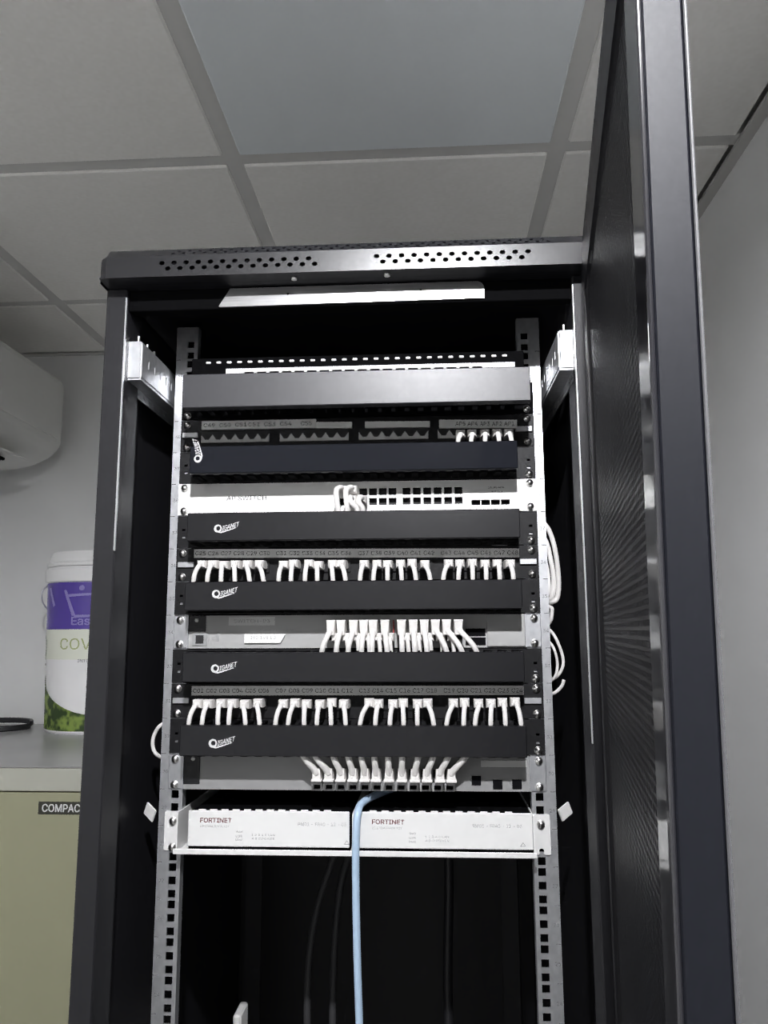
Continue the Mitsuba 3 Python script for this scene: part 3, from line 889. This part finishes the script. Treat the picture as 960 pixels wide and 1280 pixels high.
wall = [(0, 0), (.134, 0), (.1390, .006), (brad(.39), .390), (.1575, .392), (.1585, .395), (.1585, .425), (.1545, .428), (.1520, .432), (0, .432)]
add(t + '__body', lathe(wall, 64).apply_translation((BX, BY, BZ)), 'bucket_white', 30)
lid = [(0, .430), (.1480, .4325), (.1570, .4340), (.1570, .442), (.1520, .446), (.1470, .466), (.144, .473), (.128, .4745), (.126, .470), (0, .470)]
add(t + '__lid', lathe(lid, 64).apply_translation((BX, BY, BZ)), 'bucket_white', 30)


def wrap(poly, off=.0006, m=None):
    """Polygon in (arc length u, height z) laid round the bucket; u = 0 faces -y, growing towards +x."""
    if m is None:
        g = poly.segmentize(.006) if hasattr(poly, 'segmentize') else poly
        # cut into columns so that it bends
        x0, _, x1, _ = g.bounds
        cells = []
        xx = np.arange(x0, x1 + .004, .006)
        for a, b in zip(xx[:-1], xx[1:]):
            c = g.intersection(sbox(a, -1, b, 2))
            for q in getattr(c, 'geoms', [c]):
                if q.geom_type == 'Polygon' and q.area > 1e-9:
                    cells.append(trimesh.creation.extrude_polygon(q, .0005, engine='earcut'))
        m = cat_(*cells)
    v = np.array(m.vertices)
    r = brad(v[:, 1]) + off + (v[:, 2] if m is not None else 0)
    a = v[:, 0] / .145
    m = trimesh.Trimesh(np.stack([BX + r * np.sin(a), BY - r * np.cos(a), BZ + v[:, 1]], 1), m.faces, process=False)
    return m


HALF = .145 * math.pi * .96
add(t + '__violet_band', wrap(sbox(-HALF, .2675, HALF, .3895), .0002), 'bucket_violet')
add(t + '__cream_band', wrap(sbox(-HALF, .190, HALF, .2670), .0002), 'bucket_cream')
uu = np.linspace(-HALF, HALF, 90)
hill = lambda u: .048 + .092 * np.clip(np.abs((u - .06) / .23), 0, 1.35) ** 1.9
add(t + '__green_picture', wrap(Polygon([(-HALF, .010), (HALF, .010)] + [(u, float(hill(u))) for u in uu[::-1]]), .0003), 'bucket_green')
e = affinity.scale(Point(-.166, .220).buffer(1, 16), .030, .033)
e2 = affinity.scale(Point(-.166, .220).buffer(1, 16), .022, .025)
add(t + '__emblem', wrap(e.difference(e2), .0010), 'emblem_grey')


def wtext(s, h, u, z, bold=False, width=None):
    m = meshkit.text_mesh(s, h, .0005, bold)
    v = np.array(m.vertices)
    if width:
        v[:, 0] *= width / v[:, 0].max()
    v[:, 0] += u; v[:, 1] += z
    m.vertices = v
    return wrap(None, .0010, m)


add(t + '__product_name', wtext('COVER', .028, -.062, .216, width=.140), 'olive_ink')
add(t + '__small_print', cat_(wtext('INTERIOR', .008, -.006, .183, width=.06), wtext('LOW ODOUR', .0055, -.185, .172, width=.045), wtext('NET', .010, -.006, .404, width=.03)), 'ink_grey')
for m in (wrap(Polygon([(-.118, .376), (-.108, .376), (-.084, .330), (-.094, .326)]), .0010), wrap(Polygon([(-.052, .368), (-.044, .369), (-.016, .302), (-.026, .302)]), .0010),
                                wrap(Polygon([(-.038, .358), (.04, .362), (.04, .356), (-.037, .351)]), .0010), wrap(Polygon([(-.02, .304), (.05, .306), (.05, .300), (-.02, .297)]), .0010),
                                wrap(Point(-.002, .374).buffer(.007), .0010)):
    add(t + '__violet_streak', m, 'bucket_violet_light')
add(t + '__violet_writing', wtext('Easy', .020, -.030, .279, bold=True, width=.07), 'bucket_violet_light')
add(t + '__handle', tube([(BX - .153, BY - .035, BZ + .388), (BX - .163, BY - .045, BZ + .372), (BX - .162, BY - .045, BZ + .345), (BX - .154, BY - .030, BZ + .325), (BX - .156, BY + .02, BZ + .315), (BX - .130, BY + .09, BZ + .312), (BX - .07, BY + .140, BZ + .310), (BX, BY + .157, BZ + .310),
                          (BX + .07, BY + .140, BZ + .310), (BX + .130, BY + .09, BZ + .312), (BX + .156, BY + .02, BZ + .32), (BX + .162, BY - .04, BZ + .350), (BX + .153, BY - .035, BZ + .388)], .0022, 8, 6), 'zinc', True)
add(t + '__lug', bx(BX - .1500, BX - .1400, BY - .012, BY + .012, BZ + .120, BZ + .150, .002), 'bucket_white')

ang = np.linspace(0, 4 * np.pi, 60)
coil = [(-1.115 + (.118 + .006 * math.sin(3 * a)) * math.cos(a), 1.085 - (.105 + .004 * math.cos(2 * a)) * math.sin(a), CZ + .0055 + .0100 * i / 60) for i, a in enumerate(ang)]
coil = [(max(x, -1.205), y, z) for x, y, z in coil]
add('cable_coil', tube(coil, .0052, 8, 2), 'cable_black', True, label='black cable coil lying on the grey cupboard top at the left edge', cat='cable')
